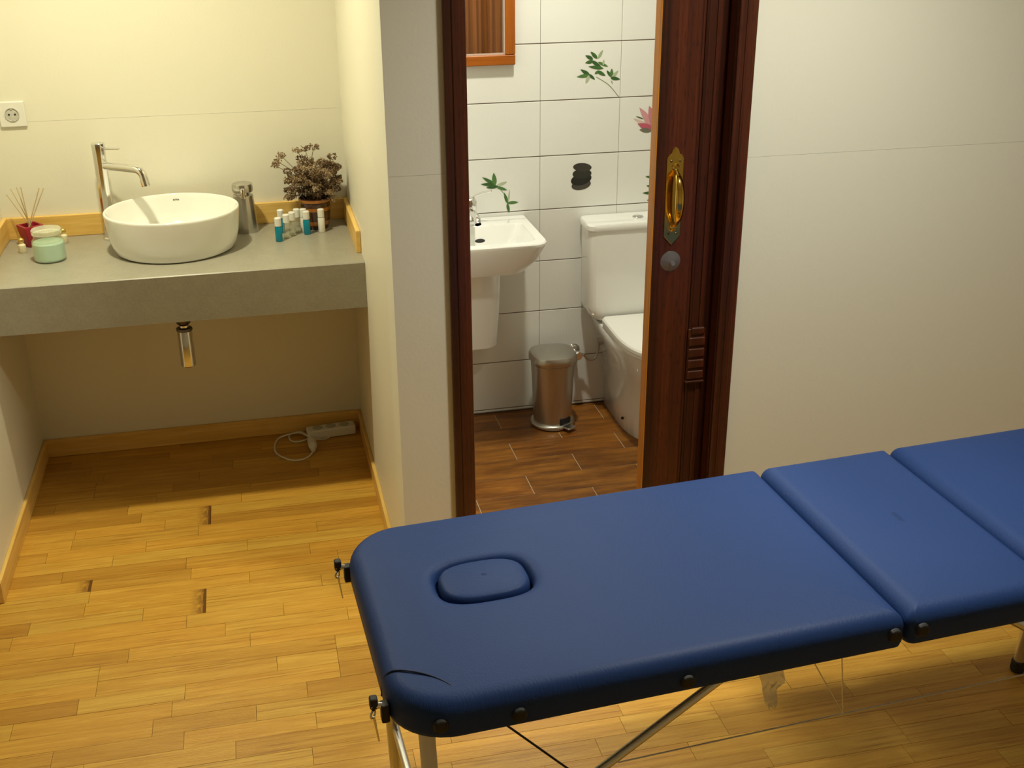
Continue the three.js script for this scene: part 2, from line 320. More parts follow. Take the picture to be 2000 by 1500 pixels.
// brass pull handle on the door
const DZ = -0.057;
{
  const h = thing('door_handle', 'polished brass pull handle on its long backplate on the sliding door', 'handle', [0.768, 1.045, DZ]);
  const s = new THREE.Shape();
  s.moveTo(-0.022, 0.012); s.lineTo(0, -0.012); s.lineTo(0.022, 0.012); s.lineTo(0.0225, 0.222);
  s.quadraticCurveTo(0.020, 0.232, 0.011, 0.234); s.quadraticCurveTo(0.008, 0.250, 0, 0.250); s.quadraticCurveTo(-0.008, 0.250, -0.011, 0.234); s.quadraticCurveTo(-0.020, 0.232, -0.0225, 0.222); s.closePath();
  part('backplate', new THREE.ExtrudeGeometry(s, { depth: 0.002, bevelEnabled: true, bevelSize: 0.0015, bevelThickness: 0.0015, bevelSegments: 2, curveSegments: 8 }), brass, h);
  const path = new THREE.CatmullRomCurve3([[0, 0.196, 0.002], [0, 0.186, 0.016], [0, 0.168, 0.036], [0, 0.135, 0.046], [0, 0.10, 0.046], [0, 0.07, 0.038], [0, 0.048, 0.018], [0, 0.038, 0.002]].map((p) => new THREE.Vector3(...p)));
  const N = 36, rings = [];
  for (let i = 0; i <= N; i++) {
    const t = i / N, p = path.getPoint(t), tan = path.getTangent(t), nrm = new THREE.Vector3(1, 0, 0), bi = tan.clone().cross(nrm), r = 0.0055 + 0.0075 * Math.sin(Math.PI * t) ** 1.6;
    rings.push(Array.from({ length: 14 }, (_, j) => { const a = j / 14 * 2 * Math.PI, q = p.clone().addScaledVector(nrm, r * Math.cos(a)).addScaledVector(bi, r * 0.85 * Math.sin(a)); return [q.x, q.y, q.z]; }));
  }
  part('grip', loft(rings, true, true, 0), brass, h);
  for (const y of [0.198, 0.036]) { const k = creasedLathe([[0, 0.009], [0.008, 0.008], [0.0105, 0.004], [0.012, 0]], 20, 0.9); k.rotateX(Math.PI / 2); k.translate(0, y, 0.003); part('collar', k, brass, h); }
  for (const [x, y] of [[-0.012, 0.216], [0.012, 0.216], [-0.011, 0.018], [0.011, 0.018]]) { const k = new THREE.SphereGeometry(0.0035, 10, 6); k.scale(1, 1, 0.5); k.translate(x, y, 0.0036); part('screw', k, std([0.25, 0.18, 0.08], 0.4, { metalness: 1 }), h); }
}
{
  const k = thing('suction_cup', 'clear round plastic suction cup stuck on the door below the brass handle', 'suction cup', [0.768, 0.985, DZ]);
  const c = lathe([[0, 0.013], [0.006, 0.012], [0.012, 0.0085], [0.022, 0.0045], [0.029, 0.001], [0.0275, 0.0004], [0.020, 0.003], [0.010, 0.0065], [0, 0.009]], 36); c.rotateX(Math.PI / 2); part('cup', c, cloudPlastic, k);
  const n = creasedLathe([[0, 0.027], [0.0055, 0.026], [0.0065, 0.023], [0.004, 0.019], [0.004, 0.011], [0, 0.011]], 18); n.rotateX(Math.PI / 2); part('knob', n, cloudPlastic, k);
}

// ---------------------------------------------------------------- alcove: counter and what stands on it
{
  const c = thing('washbasin_counter', 'grey stone washbasin counter with deep front apron between the alcove walls', 'counter', [XL / 2, 0, ZA]);
  const hx = -XL / 2;
  const q = new THREE.Shape(), zf = ZC - ZA;   // profile in (depth, height)
  q.moveTo(0, YC); q.lineTo(zf - 0.003, YC); q.lineTo(zf, YC - 0.003); q.lineTo(zf, YA); q.lineTo(zf - 0.03, YA); q.lineTo(zf - 0.03, YC - 0.03); q.lineTo(0, YC - 0.03); q.closePath();
  const slab = new THREE.ExtrudeGeometry(q, { depth: 2 * hx, bevelEnabled: false }); slab.rotateY(-Math.PI / 2); slab.translate(hx, 0, 0);
  part('slab', metreUV(slab), stone, c);
  part('support', box(-hx, hx, YC - 0.07, YC - 0.03, 0.0, 0.04), stone, c);
}
solo('backsplash', 'beech backsplash strip on the counter along the back wall', 'backsplash', box(XL + 0.0005, -0.0005, YC, YC + 0.075, ZA + 0.0005, ZA + 0.016, 0.003, 'x'), beech);
solo('backsplash', 'short beech side strip on the counter beside the dried flowers', 'backsplash', box(-0.016, -0.0005, YC, YC + 0.075, ZA + 0.0165, -0.845, 0.003, 'z'), beech);
solo('backsplash', 'short beech side strip on the counter behind the red diffuser', 'backsplash', box(XL + 0.0005, XL + 0.016, YC, YC + 0.075, ZA + 0.0165, -0.80, 0.003, 'z'), beech);

// vessel basin
{
  const b = thing('vessel_basin', 'white oval ceramic vessel basin standing on the grey counter', 'basin', [-0.592, YC, -1.052]);
  const R = [[0.165, 0.165, 0], [0.182, 0.182, 0.001], [0.192, 0.190, 0.008], [0.2015, 0.194, 0.03], [0.2085, 0.197, 0.06], [0.2135, 0.2, 0.1], [0.216, 0.2015, 0.128], [0.2155, 0.201, 0.134], [0.213, 0.1985, 0.1365], [0.2095, 0.195, 0.1365], [0.207, 0.1925, 0.134], [0.204, 0.189, 0.12], [0.197, 0.182, 0.08], [0.182, 0.168, 0.045], [0.15, 0.138, 0.026], [0.09, 0.083, 0.018], [0.03, 0.028, 0.015]];
  part('bowl', loft(R.map(([a, c, y]) => ell(0, 0, a, c, y, 80)), true, true, 0), ceramic, b);
  const dr = creasedLathe([[0, 0.006], [0.018, 0.005], [0.026, 0.003], [0.028, 0]], 28); dr.translate(0, 0.0165, 0); part('drain', dr, chrome, b);
  // small grey maker's mark under the rim
  const mk = merge(box(-0.010, -0.004, -0.0022, 0.0022, 0, 0.0006), box(-0.002, 0.003, -0.0015, 0.003, 0, 0.0006), box(0.0045, 0.010, -0.0022, 0.0018, 0, 0.0006));
  mk.rotateX(-0.12); mk.translate(0.005, 0.116, -0.1872); part('maker_mark', mk, std([0.18, 0.18, 0.17], 0.5), b);
}
// tall tap
{
  const f = thing('basin_mixer_tap', 'tall chrome basin mixer tap behind the vessel basin', 'tap', [-0.812, YC, -1.215]);
  part('post', creasedLathe([[0, 0], [0.026, 0], [0.026, 0.006], [0.0205, 0.010], [0.0205, 0.285], [0.021, 0.287], [0.021, 0.325], [0.0195, 0.327], [0, 0.327]], 32), chrome, f);
  const dir = new THREE.Vector3(0.87, 0, 0.5).normalize(), P = (s, y) => dir.clone().multiplyScalar(s).setY(y);
  part('spout', tube([P(0.01, 0.252), P(0.06, 0.251), P(0.115, 0.249), P(0.140, 0.246), P(0.155, 0.234), P(0.162, 0.205)], 0.0135, 50, 16), chrome, f);
  const tip = rod(P(0.160, 0.216).toArray(), P(0.1645, 0.194).toArray(), 0.0145, 0.0145, 20); part('aerator', tip, chrome, f);
  part('lever', rod(P(0.015, 0.309).toArray(), P(0.080, 0.312).toArray(), 0.0042, 0.0036, 12), chrome, f);
}
// soap dispenser
{
  const d = thing('soap_dispenser', 'brushed steel tapered soap dispenser between basin and dried flowers', 'dispenser', [-0.362, YC, -1.205]);
  part('body', creasedLathe([[0, 0], [0.043, 0], [0.044, 0.004], [0.0425, 0.02], [0.037, 0.09], [0.0345, 0.118], [0.034, 0.128], [0.030, 0.131], [0, 0.131]], 40), brushed, d);
  part('neck', creasedLathe([[0.022, 0.13], [0.022, 0.142], [0, 0.142]], 30), chrome, d);
  part('cap', creasedLathe([[0, 0.140], [0.0345, 0.140], [0.0355, 0.143], [0.0355, 0.160], [0.033, 0.167], [0.02, 0.171], [0, 0.172]], 36), brushed, d);
  part('spout', box(-0.007, 0.007, 0.120, 0.158, 0.028, 0.044, 0.005), chrome, d);
}
// clay pot and dried flowers
{
  const PX = -0.121, PZ = -1.195;
  const p = thing('flower_pot', 'dark brown glazed flower pot with amber bands in the counter corner', 'pot', [PX, YC, PZ]);
  const clay = phys([0.055, 0.018, 0.008], 0.2, { clearcoat: 0.7 }), amber = phys([0.34, 0.12, 0.015], 0.2, { clearcoat: 0.7 });
  const prof = (y) => 0.043 + 0.010 * Math.sin(Math.min(1, y / 0.07) * Math.PI / 2);
  part('body', creasedLathe([[0, 0], [0.041, 0], [0.043, 0.004], ...[0.02, 0.035, 0.05, 0.065, 0.08, 0.092].map((y) => [prof(y), y]), [0.056, 0.096], [0.056, 0.108], [0.050, 0.109], [0.047, 0.09], [0, 0.088]], 44), clay, p);
  for (const [y0, y1] of [[0.016, 0.030], [0.066, 0.078], [0.097, 0.106]]) { const e = y0 > 0.09 ? 0.0563 : 0; part('amber_band', lathe([[e || prof(y0) + 0.0002, y0], [(e || prof((y0 + y1) / 2)) + 0.0008, (y0 + y1) / 2], [e || prof(y1) + 0.0002, y1]], 44), amber, p); }
  const s = thing('dried_flowers', 'bushy brown dried flowers standing in the glazed pot', 'dried flowers', [PX, YC + 0.088, PZ]);
  const rnd = rngOf(3141), stemM = std([0.12, 0.075, 0.035], 0.9), heads = [[0.22, 0.145, 0.08], [0.30, 0.205, 0.115], [0.17, 0.105, 0.055], [0.37, 0.27, 0.17]].map((c) => std(c, 0.95));
  const lim = (v) => { v.x = Math.min(v.x, -PX - 0.024); v.z = Math.max(v.z, ZA - PZ + 0.026); return v; };
  const spots = [];
  for (let i = 0; i < 120; i++) {
    const a = rnd() * 2 * Math.PI, rr = 0.088 * Math.sqrt(rnd()), h = 0.03 + 0.135 * rnd() * (1 - 0.35 * (rr / 0.09) ** 2);
    spots.push(new THREE.Vector3(Math.cos(a) * rr * 1.05, h, Math.sin(a) * rr * 0.85));
  }
  spots.push(new THREE.Vector3(-0.118, 0.155, 0.015), new THREE.Vector3(-0.103, 0.172, 0.01), new THREE.Vector3(-0.125, 0.14, 0.01), new THREE.Vector3(-0.02, 0.19, 0.0), new THREE.Vector3(0.01, 0.195, 0.01), new THREE.Vector3(-0.045, 0.185, 0), new THREE.Vector3(0.07, 0.16, 0.02), new THREE.Vector3(-0.09, 0.03, 0.03), new THREE.Vector3(-0.075, 0.05, 0.04), new THREE.Vector3(0.06, 0.02, 0.04));
  const petal = new THREE.TetrahedronGeometry(1, 0), M = new THREE.Matrix4(), Q = new THREE.Quaternion(), E = new THREE.Euler();
  spots.forEach((v, i) => {
    lim(v);
    const b = new THREE.Vector3((rnd() - 0.5) * 0.05, -0.02, (rnd() - 0.5) * 0.05), mid = b.clone().lerp(v, 0.55).add(new THREE.Vector3(v.x * -0.12, 0.022, v.z * -0.12));
    const st = part('stem', tube([b, mid, v], 0.0009, 8, 4), stemM, s);
    const gs = [], n = 34;
    for (let k = 0; k < n; k++) {
      const a = rnd() * 6.283, r = 0.017 * Math.sqrt(rnd()), q = v.clone().add(new THREE.Vector3(Math.cos(a) * r, (rnd() - 0.45) * 0.016, Math.sin(a) * r));
      lim(q); E.set(rnd() * 6, rnd() * 6, rnd() * 6); const sc = 0.0026 + rnd() * 0.0036;
      const g = petal.clone(); M.compose(q, Q.setFromEuler(E), new THREE.Vector3(sc, sc * 0.6, sc)); g.applyMatrix4(M); gs.push(g);
      if (k % 5 === 0) gs.push(tube([v.clone().add(new THREE.Vector3(0, -0.012, 0)), q], 0.0005, 2, 3));
    }
    part('flower_head', merge(gs), heads[Math.floor(rnd() * 4)], s);
  });
}
// toiletry bottles
{
  const bottle = (x, z, kind, label, group) => {
    const b = thing('toiletry_bottle', label, 'bottle', [x, YC, z], 0, group), r = 0.0118;
    const bodyM = { blue: teal, clear: clearGel, white: whitePlastic }[kind];
    part('body', creasedLathe([[0, 0], [r - 0.001, 0], [r, 0.0015], [r, 0.048], [r - 0.002, 0.052], [0.007, 0.053], [0.007, 0.056], [0, 0.056]], 24), bodyM, b);
    part('cap', creasedLathe([[0, 0.0535], [r - 0.0005, 0.0535], [r - 0.0005, 0.079], [r - 0.002, 0.081], [0, 0.0815]], 24), whitePlastic, b);
    if (kind === 'clear') part('label_band', lathe([[r + 0.0002, 0.002], [r + 0.0002, 0.005]], 24), cream, b);
    return b;
  };
  bottle(-0.256, -1.048, 'blue', 'teal toiletry bottle with white cap at the front end of the row');
  bottle(-0.243, -1.152, 'blue', 'teal toiletry bottle half hidden behind the front teal one');
  const g = 'clear miniature bottles on the counter';
  bottle(-0.227, -1.085, 'clear', 'clear miniature bottle with white cap next to the front teal bottle', g);
  bottle(-0.2065, -1.112, 'clear', 'clear miniature bottle with white cap in the middle of the three clear ones', g);
  bottle(-0.1885, -1.15, 'clear', 'clear miniature bottle with white cap nearest the rear teal and white pair', g);
  bottle(-0.166, -1.146, 'white', 'white toiletry bottle just behind the rear teal bottle');
  bottle(-0.158, -1.112, 'blue', 'teal toiletry bottle at the rear end of the row');
  bottle(-0.107, -1.128, 'white', 'white toiletry bottle standing alone in front of the flower pot');
}
// candle jar, diffuser, vials
{
  const j = thing('candle_jar', 'glass jar of mint green wax with a glass lid', 'candle jar', [-0.982, YC, -1.012]);
  part('jar', lathe([[0, 0.0], [0.044, 0.0], [0.0485, 0.004], [0.0495, 0.012], [0.0495, 0.062], [0.047, 0.070], [0.0425, 0.075], [0.0425, 0.088]], 44), glass, j);
  part('wax', creasedLathe([[0, 0.003], [0.043, 0.003], [0.0475, 0.008], [0.0478, 0.058], [0.045, 0.062], [0, 0.061]], 44), mint, j);
  const l = part('lid', creasedLathe([[0, 0.089], [0.045, 0.089], [0.0465, 0.092], [0.0465, 0.101], [0.044, 0.104], [0.02, 0.105], [0, 0.105]], 44), phys([0.90, 0.91, 0.80], 0.12, { transmission: 0.7, thickness: 0 }), j);
  part('seal', new THREE.TorusGeometry(0.0435, 0.002, 8, 40).rotateX(Math.PI / 2).translate(0, 0.0885, 0), whitePlastic, l);
}
{
  const d = thing('reed_diffuser', 'red square diffuser pot with pale reed sticks in the alcove corner', 'reed diffuser', [-1.062, YC, -1.20], 0.6);
  part('pot', loft([rrect(0, 0, 0.021, 0.021, 0.004, 0), rrect(0, 0, 0.023, 0.023, 0.004, 0.003), rrect(0, 0, 0.033, 0.033, 0.004, 0.068), rrect(0, 0, 0.032, 0.032, 0.004, 0.071), rrect(0, 0, 0.026, 0.026, 0.003, 0.071), rrect(0, 0, 0.022, 0.022, 0.003, 0.035)]), red, d);
  const c = Math.cos(-0.6), s = Math.sin(-0.6);
  for (const [x, y, z] of [[0.062, 0.19, 0.0], [0.052, 0.196, 0.02], [-0.022, 0.196, -0.01], [-0.005, 0.2, 0.012], [-0.055, 0.176, 0.0], [-0.045, 0.188, -0.03]]) part('reed', rod([-x * 0.25, 0.04, -z * 0.25], [x * c + z * s, y, -x * s + z * c], 0.0016, 0.0016, 6), reed, d);
}
for (const [x, z, label] of [[-1.082, -1.118, 'tiny cream vial with gold cap in front of the red diffuser'], [-0.962, -1.205, 'tiny cream vial with gold cap behind the candle jar']]) {
  const v = thing('perfume_vial', label, 'vial', [x, YC, z]);
  part('body', creasedLathe([[0, 0], [0.011, 0], [0.0125, 0.003], [0.0115, 0.026], [0.007, 0.031], [0.006, 0.034], [0, 0.034]], 24), cream, v);
  part('cap', new THREE.SphereGeometry(0.0095, 18, 12).translate(0, 0.041, 0), gold, v);
}
// wall socket
{
  const s = thing('wall_socket', 'white square wall socket above the counter', 'socket', [-1.073, 1.208, ZA]);
  part('plate', box(-0.041, 0.041, 0, 0.083, 0.0002, 0.009, 0.004), whitePlastic, s);
  const r = creasedLathe([[0.0225, 0], [0.0225, 0.003], [0.0205, 0.0035], [0.0195, 0.0005], [0, 0.0005]], 32); r.rotateX(Math.PI / 2); r.translate(0, 0.0415, 0.009); part('well', r, std([0.55, 0.54, 0.5], 0.5), s);
  for (const x of [-0.0095, 0.0095]) { const h = new THREE.CylinderGeometry(0.003, 0.003, 0.002, 12).rotateX(Math.PI / 2).translate(x, 0.0415, 0.0098); part('contact_hole', h, blackPlastic, s); }
  for (const y of [0.0225, 0.0605]) part('earth_clip', box(-0.003, 0.003, y - 0.0025, y + 0.0025, 0.009, 0.0125), chrome, s);
}
// bottle trap below the counter
{
  const t = thing('bottle_trap', 'chrome bottle trap hanging below the washbasin counter', 'drain trap', [-0.600, 0.41, -1.05]);
  part('tailpipe', creasedLathe([[0, 0.12], [0.016, 0.12], [0.016, 0.391], [0, 0.391]], 28), chrome, t);
  part('cup', creasedLathe([[0, 0], [0.021, 0], [0.0255, 0.004], [0.0255, 0.128], [0.024, 0.131], [0.018, 0.133], [0, 0.133]], 32), chrome, t);
  part('nut', creasedLathe([[0.017, 0.128], [0.027, 0.130], [0.027, 0.140], [0.018, 0.142]], 8, 0.3), std([0.12, 0.11, 0.10], 0.3, { metalness: 1 }), t);
  part('outlet_pipe', rod([0, 0.165, -0.01], [0, 0.165, ZA + 1.05 + 0.002], 0.015, 0.015, 20), chrome, t);
  part('mounting_flange', creasedLathe([[0.016, 0.150], [0.024, 0.158], [0.034, 0.186], [0.016, 0.186]], 24), std([0.2, 0.18, 0.16], 0.3, { metalness: 1 }), t);
}
// power strip with its lead
{
  const s = thing('power_strip', 'white power strip with coiled lead on the floor under the counter', 'power strip', [-0.122, 0, -1.236], 0.10);
  part('body', box(-0.092, 0.092, 0.001, 0.038, -0.026, 0.026, 0.006), whitePlastic, s);
  for (let i = 0; i < 3; i++) part('socket', creasedLathe([[0.02, 0.0003], [0.018, 0.001], [0.017, 0.0002], [0, 0.0002]], 24).translate(-0.05 + i * 0.05, 0.038, 0), std([0.5, 0.5, 0.47], 0.6), s);
  s.updateMatrixWorld(true);
  const inv = s.matrixWorld.clone().invert();
  const L = (u, v, y = 0.004) => at(u, v, 'y', y).applyMatrix4(inv);
  const lead = [new THREE.Vector3(-0.09, 0.015, 0), L(584, 843, 0.01), L(567, 849), L(566, 858), L(575, 863), L(588, 862), L(603, 855, 0.006), L(600, 851, 0.012), L(585, 845, 0.016), L(566, 848, 0.012), L(545, 856), L(537, 870), L(539, 884), L(552, 893), L(572, 899), L(592, 897), L(606, 889), L(612, 880, 0.008)];
  part('lead', tube(lead, 0.0033, 160, 8), whitePlastic, s);
  const pl = part('plug', merge(rod(L(612, 880, 0.010).toArray(), L(611, 871, 0.014).toArray(), 0.008, 0.016, 16), rod(L(611, 871, 0.014).toArray(), L(609, 861, 0.016).toArray(), 0.0165, 0.0165, 20)), whitePlastic, s);
  part('tail', tube([L(585, 843, 0.014), L(600, 851, 0.02), L(618, 857, 0.012), L(632, 858, 0.006), L(643, 854, 0.004)], 0.003, 40, 8), whitePlastic, s);
}

// ---------------------------------------------------------------- bathroom fittings
{
  const m = thing('wall_mirror', 'mirror in an orange-brown wooden frame above the bathroom sink', 'mirror', [0.395, 1.349, ZB]);
  const hw = 0.219, Hh = 0.78, fw = 0.035, t = 0.028;
  const bar = (...b) => part('frame_rail', box(...b), mirrorWood, m);
  bar(-hw, hw, 0, fw, 0.0003, t, 0.004, 'x'); bar(-hw, hw, Hh - fw, Hh, 0.0003, t, 0.004, 'x');
  bar(-hw, -hw + fw, fw, Hh - fw, 0.0003, t, 0.004, 'y'); bar(hw - fw, hw, fw, Hh - fw, 0.0003, t, 0.004, 'y');
  const gl = part('glass', box(-hw + fw, hw - fw, fw, Hh - fw, -0.004, 0.004), mirrorMat, m); gl.position.z = 0.0125; gl.rotation.y = 0.035;
  const bead = std([0.55, 0.42, 0.36], 0.4);
  part('bead', merge(box(-hw + fw, hw - fw, fw, fw + 0.005, 0.014, 0.018), box(hw - fw - 0.005, hw - fw, fw, Hh - fw, 0.014, 0.018), box(-hw + fw, -hw + fw + 0.005, fw, Hh - fw, 0.014, 0.018)), bead, m);
}
{
  const s = thing('wall_sink', 'white wall-hung bathroom sink with rounded square bowl', 'sink', [0.40, 0.335, ZB]);
  const Y = 0.465, D = 0.385, r4 = (f, b) => [f, b, b, f];
  const R = (hw, z0, z1, y, rf, rb = 0.012) => rrect(0, (z0 + z1) / 2, hw, (z1 - z0) / 2, r4(rf, rb), y, 8, 6);
  part('bowl', loft([R(0.145, 0.001, 0.27, Y - 0.14, 0.06), R(0.19, 0.001, 0.325, Y - 0.122, 0.075), R(0.228, 0.001, 0.360, Y - 0.075, 0.07), R(0.243, 0.001, 0.378, Y - 0.03, 0.06), R(0.25, 0.001, 0.385, Y - 0.012, 0.055), R(0.25, 0.001, 0.385, Y - 0.004, 0.055), R(0.247, 0.003, 0.382, Y, 0.055), R(0.215, 0.10, 0.352, Y, 0.045, 0.03), R(0.211, 0.104, 0.348, Y - 0.006, 0.045, 0.03), R(0.195, 0.115, 0.335, Y - 0.05, 0.05, 0.03), R(0.165, 0.13, 0.30, Y - 0.095, 0.06, 0.04), R(0.09, 0.16, 0.25, Y - 0.11, 0.04, 0.04)], true, true, 0.5), ceramic, s);
  const hole = new THREE.CylinderGeometry(0.022, 0.022, 0.004, 24).translate(0.03, Y - 0.107, 0.205); part('drain', hole, rubber, s);
  part('overflow_hole', new THREE.SphereGeometry(0.019, 20, 12).scale(1, 0.45, 0.18).translate(0.058, Y - 0.055, 0.1165), rubber, s);
  part('pedestal_cover', loft([R(0.108, 0.001, 0.15, 0.0, 0.06), R(0.118, 0.001, 0.175, 0.012, 0.07), R(0.125, 0.001, 0.19, 0.15, 0.07), R(0.130, 0.001, 0.20, Y - 0.13, 0.07)], true, true, 0.8), ceramic, s);
  const t = thing('sink_tap', 'small chrome mixer tap on the bathroom sink', 'tap', [0.432, 0.8, ZB + 0.065]);
  part('body', creasedLathe([[0, 0], [0.028, 0], [0.029, 0.01], [0.025, 0.02], [0.024, 0.055], [0.026, 0.062], [0.026, 0.08], [0.018, 0.095], [0, 0.098]], 28), chrome, t);
  part('spout', tube([[0, 0.045, 0.01], [0.005, 0.048, 0.06], [0.008, 0.040, 0.10], [0.008, 0.025, 0.115]], 0.012, 24, 12), chrome, t);
  part('lever', tube([[0, 0.088, 0], [0.03, 0.108, 0.012], [0.075, 0.122, 0.03]], 0.004, 20, 8), chrome, t);
}
{
  const t = thing('toilet', 'white close-coupled toilet with closed lid beside the waste bin', 'toilet', [1.07, 0, ZB]);
  const D = (hw, z0, z1, y) => dring(0, hw, z0, z1, y);
  part('bowl', loft([D(0.095, 0.005, 0.40, 0.0), D(0.097, 0.005, 0.405, 0.004), D(0.098, 0.005, 0.42, 0.1), D(0.108, 0.005, 0.46, 0.2), D(0.130, 0.005, 0.52, 0.28), D(0.152, 0.005, 0.57, 0.345), D(0.160, 0.008, 0.585, 0.385), D(0.158, 0.01, 0.583, 0.39)], true, true, 0.6), ceramic, t);
  const lid = part('seat_lid', loft([D(0.155, 0.16, 0.585, 0.391), D(0.160, 0.155, 0.592, 0.396), D(0.160, 0.155, 0.592, 0.405), D(0.158, 0.157, 0.590, 0.409), D(0.163, 0.153, 0.596, 0.411), D(0.163, 0.153, 0.596, 0.422), D(0.158, 0.158, 0.590, 0.428), D(0.11, 0.2, 0.53, 0.432)], true, true, 0.6), whitePlastic, t);
  part('cistern', loft([rrect(0, 0.075, 0.17, 0.062, 0.03, 0.405), rrect(0, 0.075, 0.195, 0.068, 0.03, 0.43), rrect(0, 0.075, 0.203, 0.069, 0.03, 0.46), rrect(0, 0.075, 0.205, 0.069, 0.03, 0.758)], true, true, 0.6), ceramic, t);
  part('cistern_lid', loft([rrect(0, 0.0755, 0.208, 0.073, 0.03, 0.758), rrect(0, 0.0755, 0.211, 0.0745, 0.03, 0.761), rrect(0, 0.0755, 0.211, 0.0745, 0.03, 0.777), rrect(0, 0.0755, 0.207, 0.071, 0.03, 0.783)], true, true, 0.6), ceramic, t);
  part('flush_button', creasedLathe([[0, 0.006], [0.019, 0.0055], [0.021, 0.003], [0.021, 0]], 28).translate(0.0, 0.783, 0.078), chrome, t);
  part('floor_bolt_cap', new THREE.SphereGeometry(0.006, 12, 8).translate(-0.098, 0.05, 0.27), rubber, t);
}
{
  const b = thing('pedal_bin', 'brushed steel pedal bin between sink and toilet', 'bin', [0.727, 0, -1.142]);
  const sq = (h, y, k = 0.62) => rrect(0, 0, h, h, h * k, y, 8, 3);
  part('body', loft([rrect(0, 0, 0.073, 0.073, 0.07, 0.012, 8, 3), rrect(0, 0, 0.073, 0.073, 0.07, 0.03, 8, 3), rrect(0, 0, 0.078, 0.078, 0.066, 0.2, 8, 3), sq(0.080, 0.262, 0.75)], true, true, 0.6), brushed, b);
  part('base_ring', new THREE.TorusGeometry(0.076, 0.011, 12, 48).rotateX(Math.PI / 2).translate(0, 0.0112, 0), brushed, b);
  part('inner_rim', loft([sq(0.076, 0.255, 0.75), sq(0.076, 0.268, 0.75)]), brushed, b);
  part('lid', loft([sq(0.085, 0.266, 0.7), sq(0.087, 0.270, 0.7), sq(0.087, 0.290, 0.7), sq(0.083, 0.299, 0.7), sq(0.06, 0.304, 0.7), sq(0.02, 0.306, 0.7)], true, true, 0.6), brushed, b);
  const ped = box(-0.022, 0.022, 0.012, 0.02, 0.07, 0.115, 0.004); ped.rotateY(0.5); part('pedal', ped, brushed, b);
  const slot = box(-0.026, 0.026, 0.022, 0.048, 0.06, 0.0755, 0.004); slot.rotateY(0.5); part('pedal_hinge', slot, blackPlastic, b);
}
{
  const v = thing('angle_valve', 'chrome stop valve with flexible hose on the tiles beside the toilet', 'valve', [0.853, 0.19, ZB]);
  const vy = at(1127, 692, 'z', ZB + 0.05).y - 0.19, vx = at(1127, 692, 'z', ZB + 0.05).x - 0.853;
  const f = creasedLathe([[0, 0.01], [0.014, 0.009], [0.024, 0.003], [0.026, 0]], 24); f.rotateX(Math.PI / 2); f.translate(vx, vy, 0.0003); part('rosette', f, chrome, v);
  part('body', merge(rod([vx, vy, 0.005], [vx, vy, 0.055], 0.009, 0.009, 16), rod([vx - 0.004, vy, 0.042], [vx + 0.03, vy - 0.008, 0.042], 0.008, 0.007, 14)), chrome, v);
  const k = creasedLathe([[0, 0.02], [0.014, 0.02], [0.018, 0.016], [0.018, 0.004], [0.014, 0], [0, 0]], 10, 0.3); k.rotateX(Math.PI / 2); k.translate(vx, vy, 0.053); part('handwheel', k, chrome, v);
  part('hose', tube([[vx + 0.03, vy - 0.008, 0.042], [vx + 0.05, vy - 0.03, 0.045], [vx + 0.075, vy - 0.028, 0.042], [vx + 0.09, vy + 0.0, 0.036], [vx + 0.092, vy + 0.06, 0.03], [vx + 0.095, 0.225, 0.03]], 0.0045, 50, 10), std([0.5, 0.42, 0.36], 0.35, { metalness: 1 }), v);
}
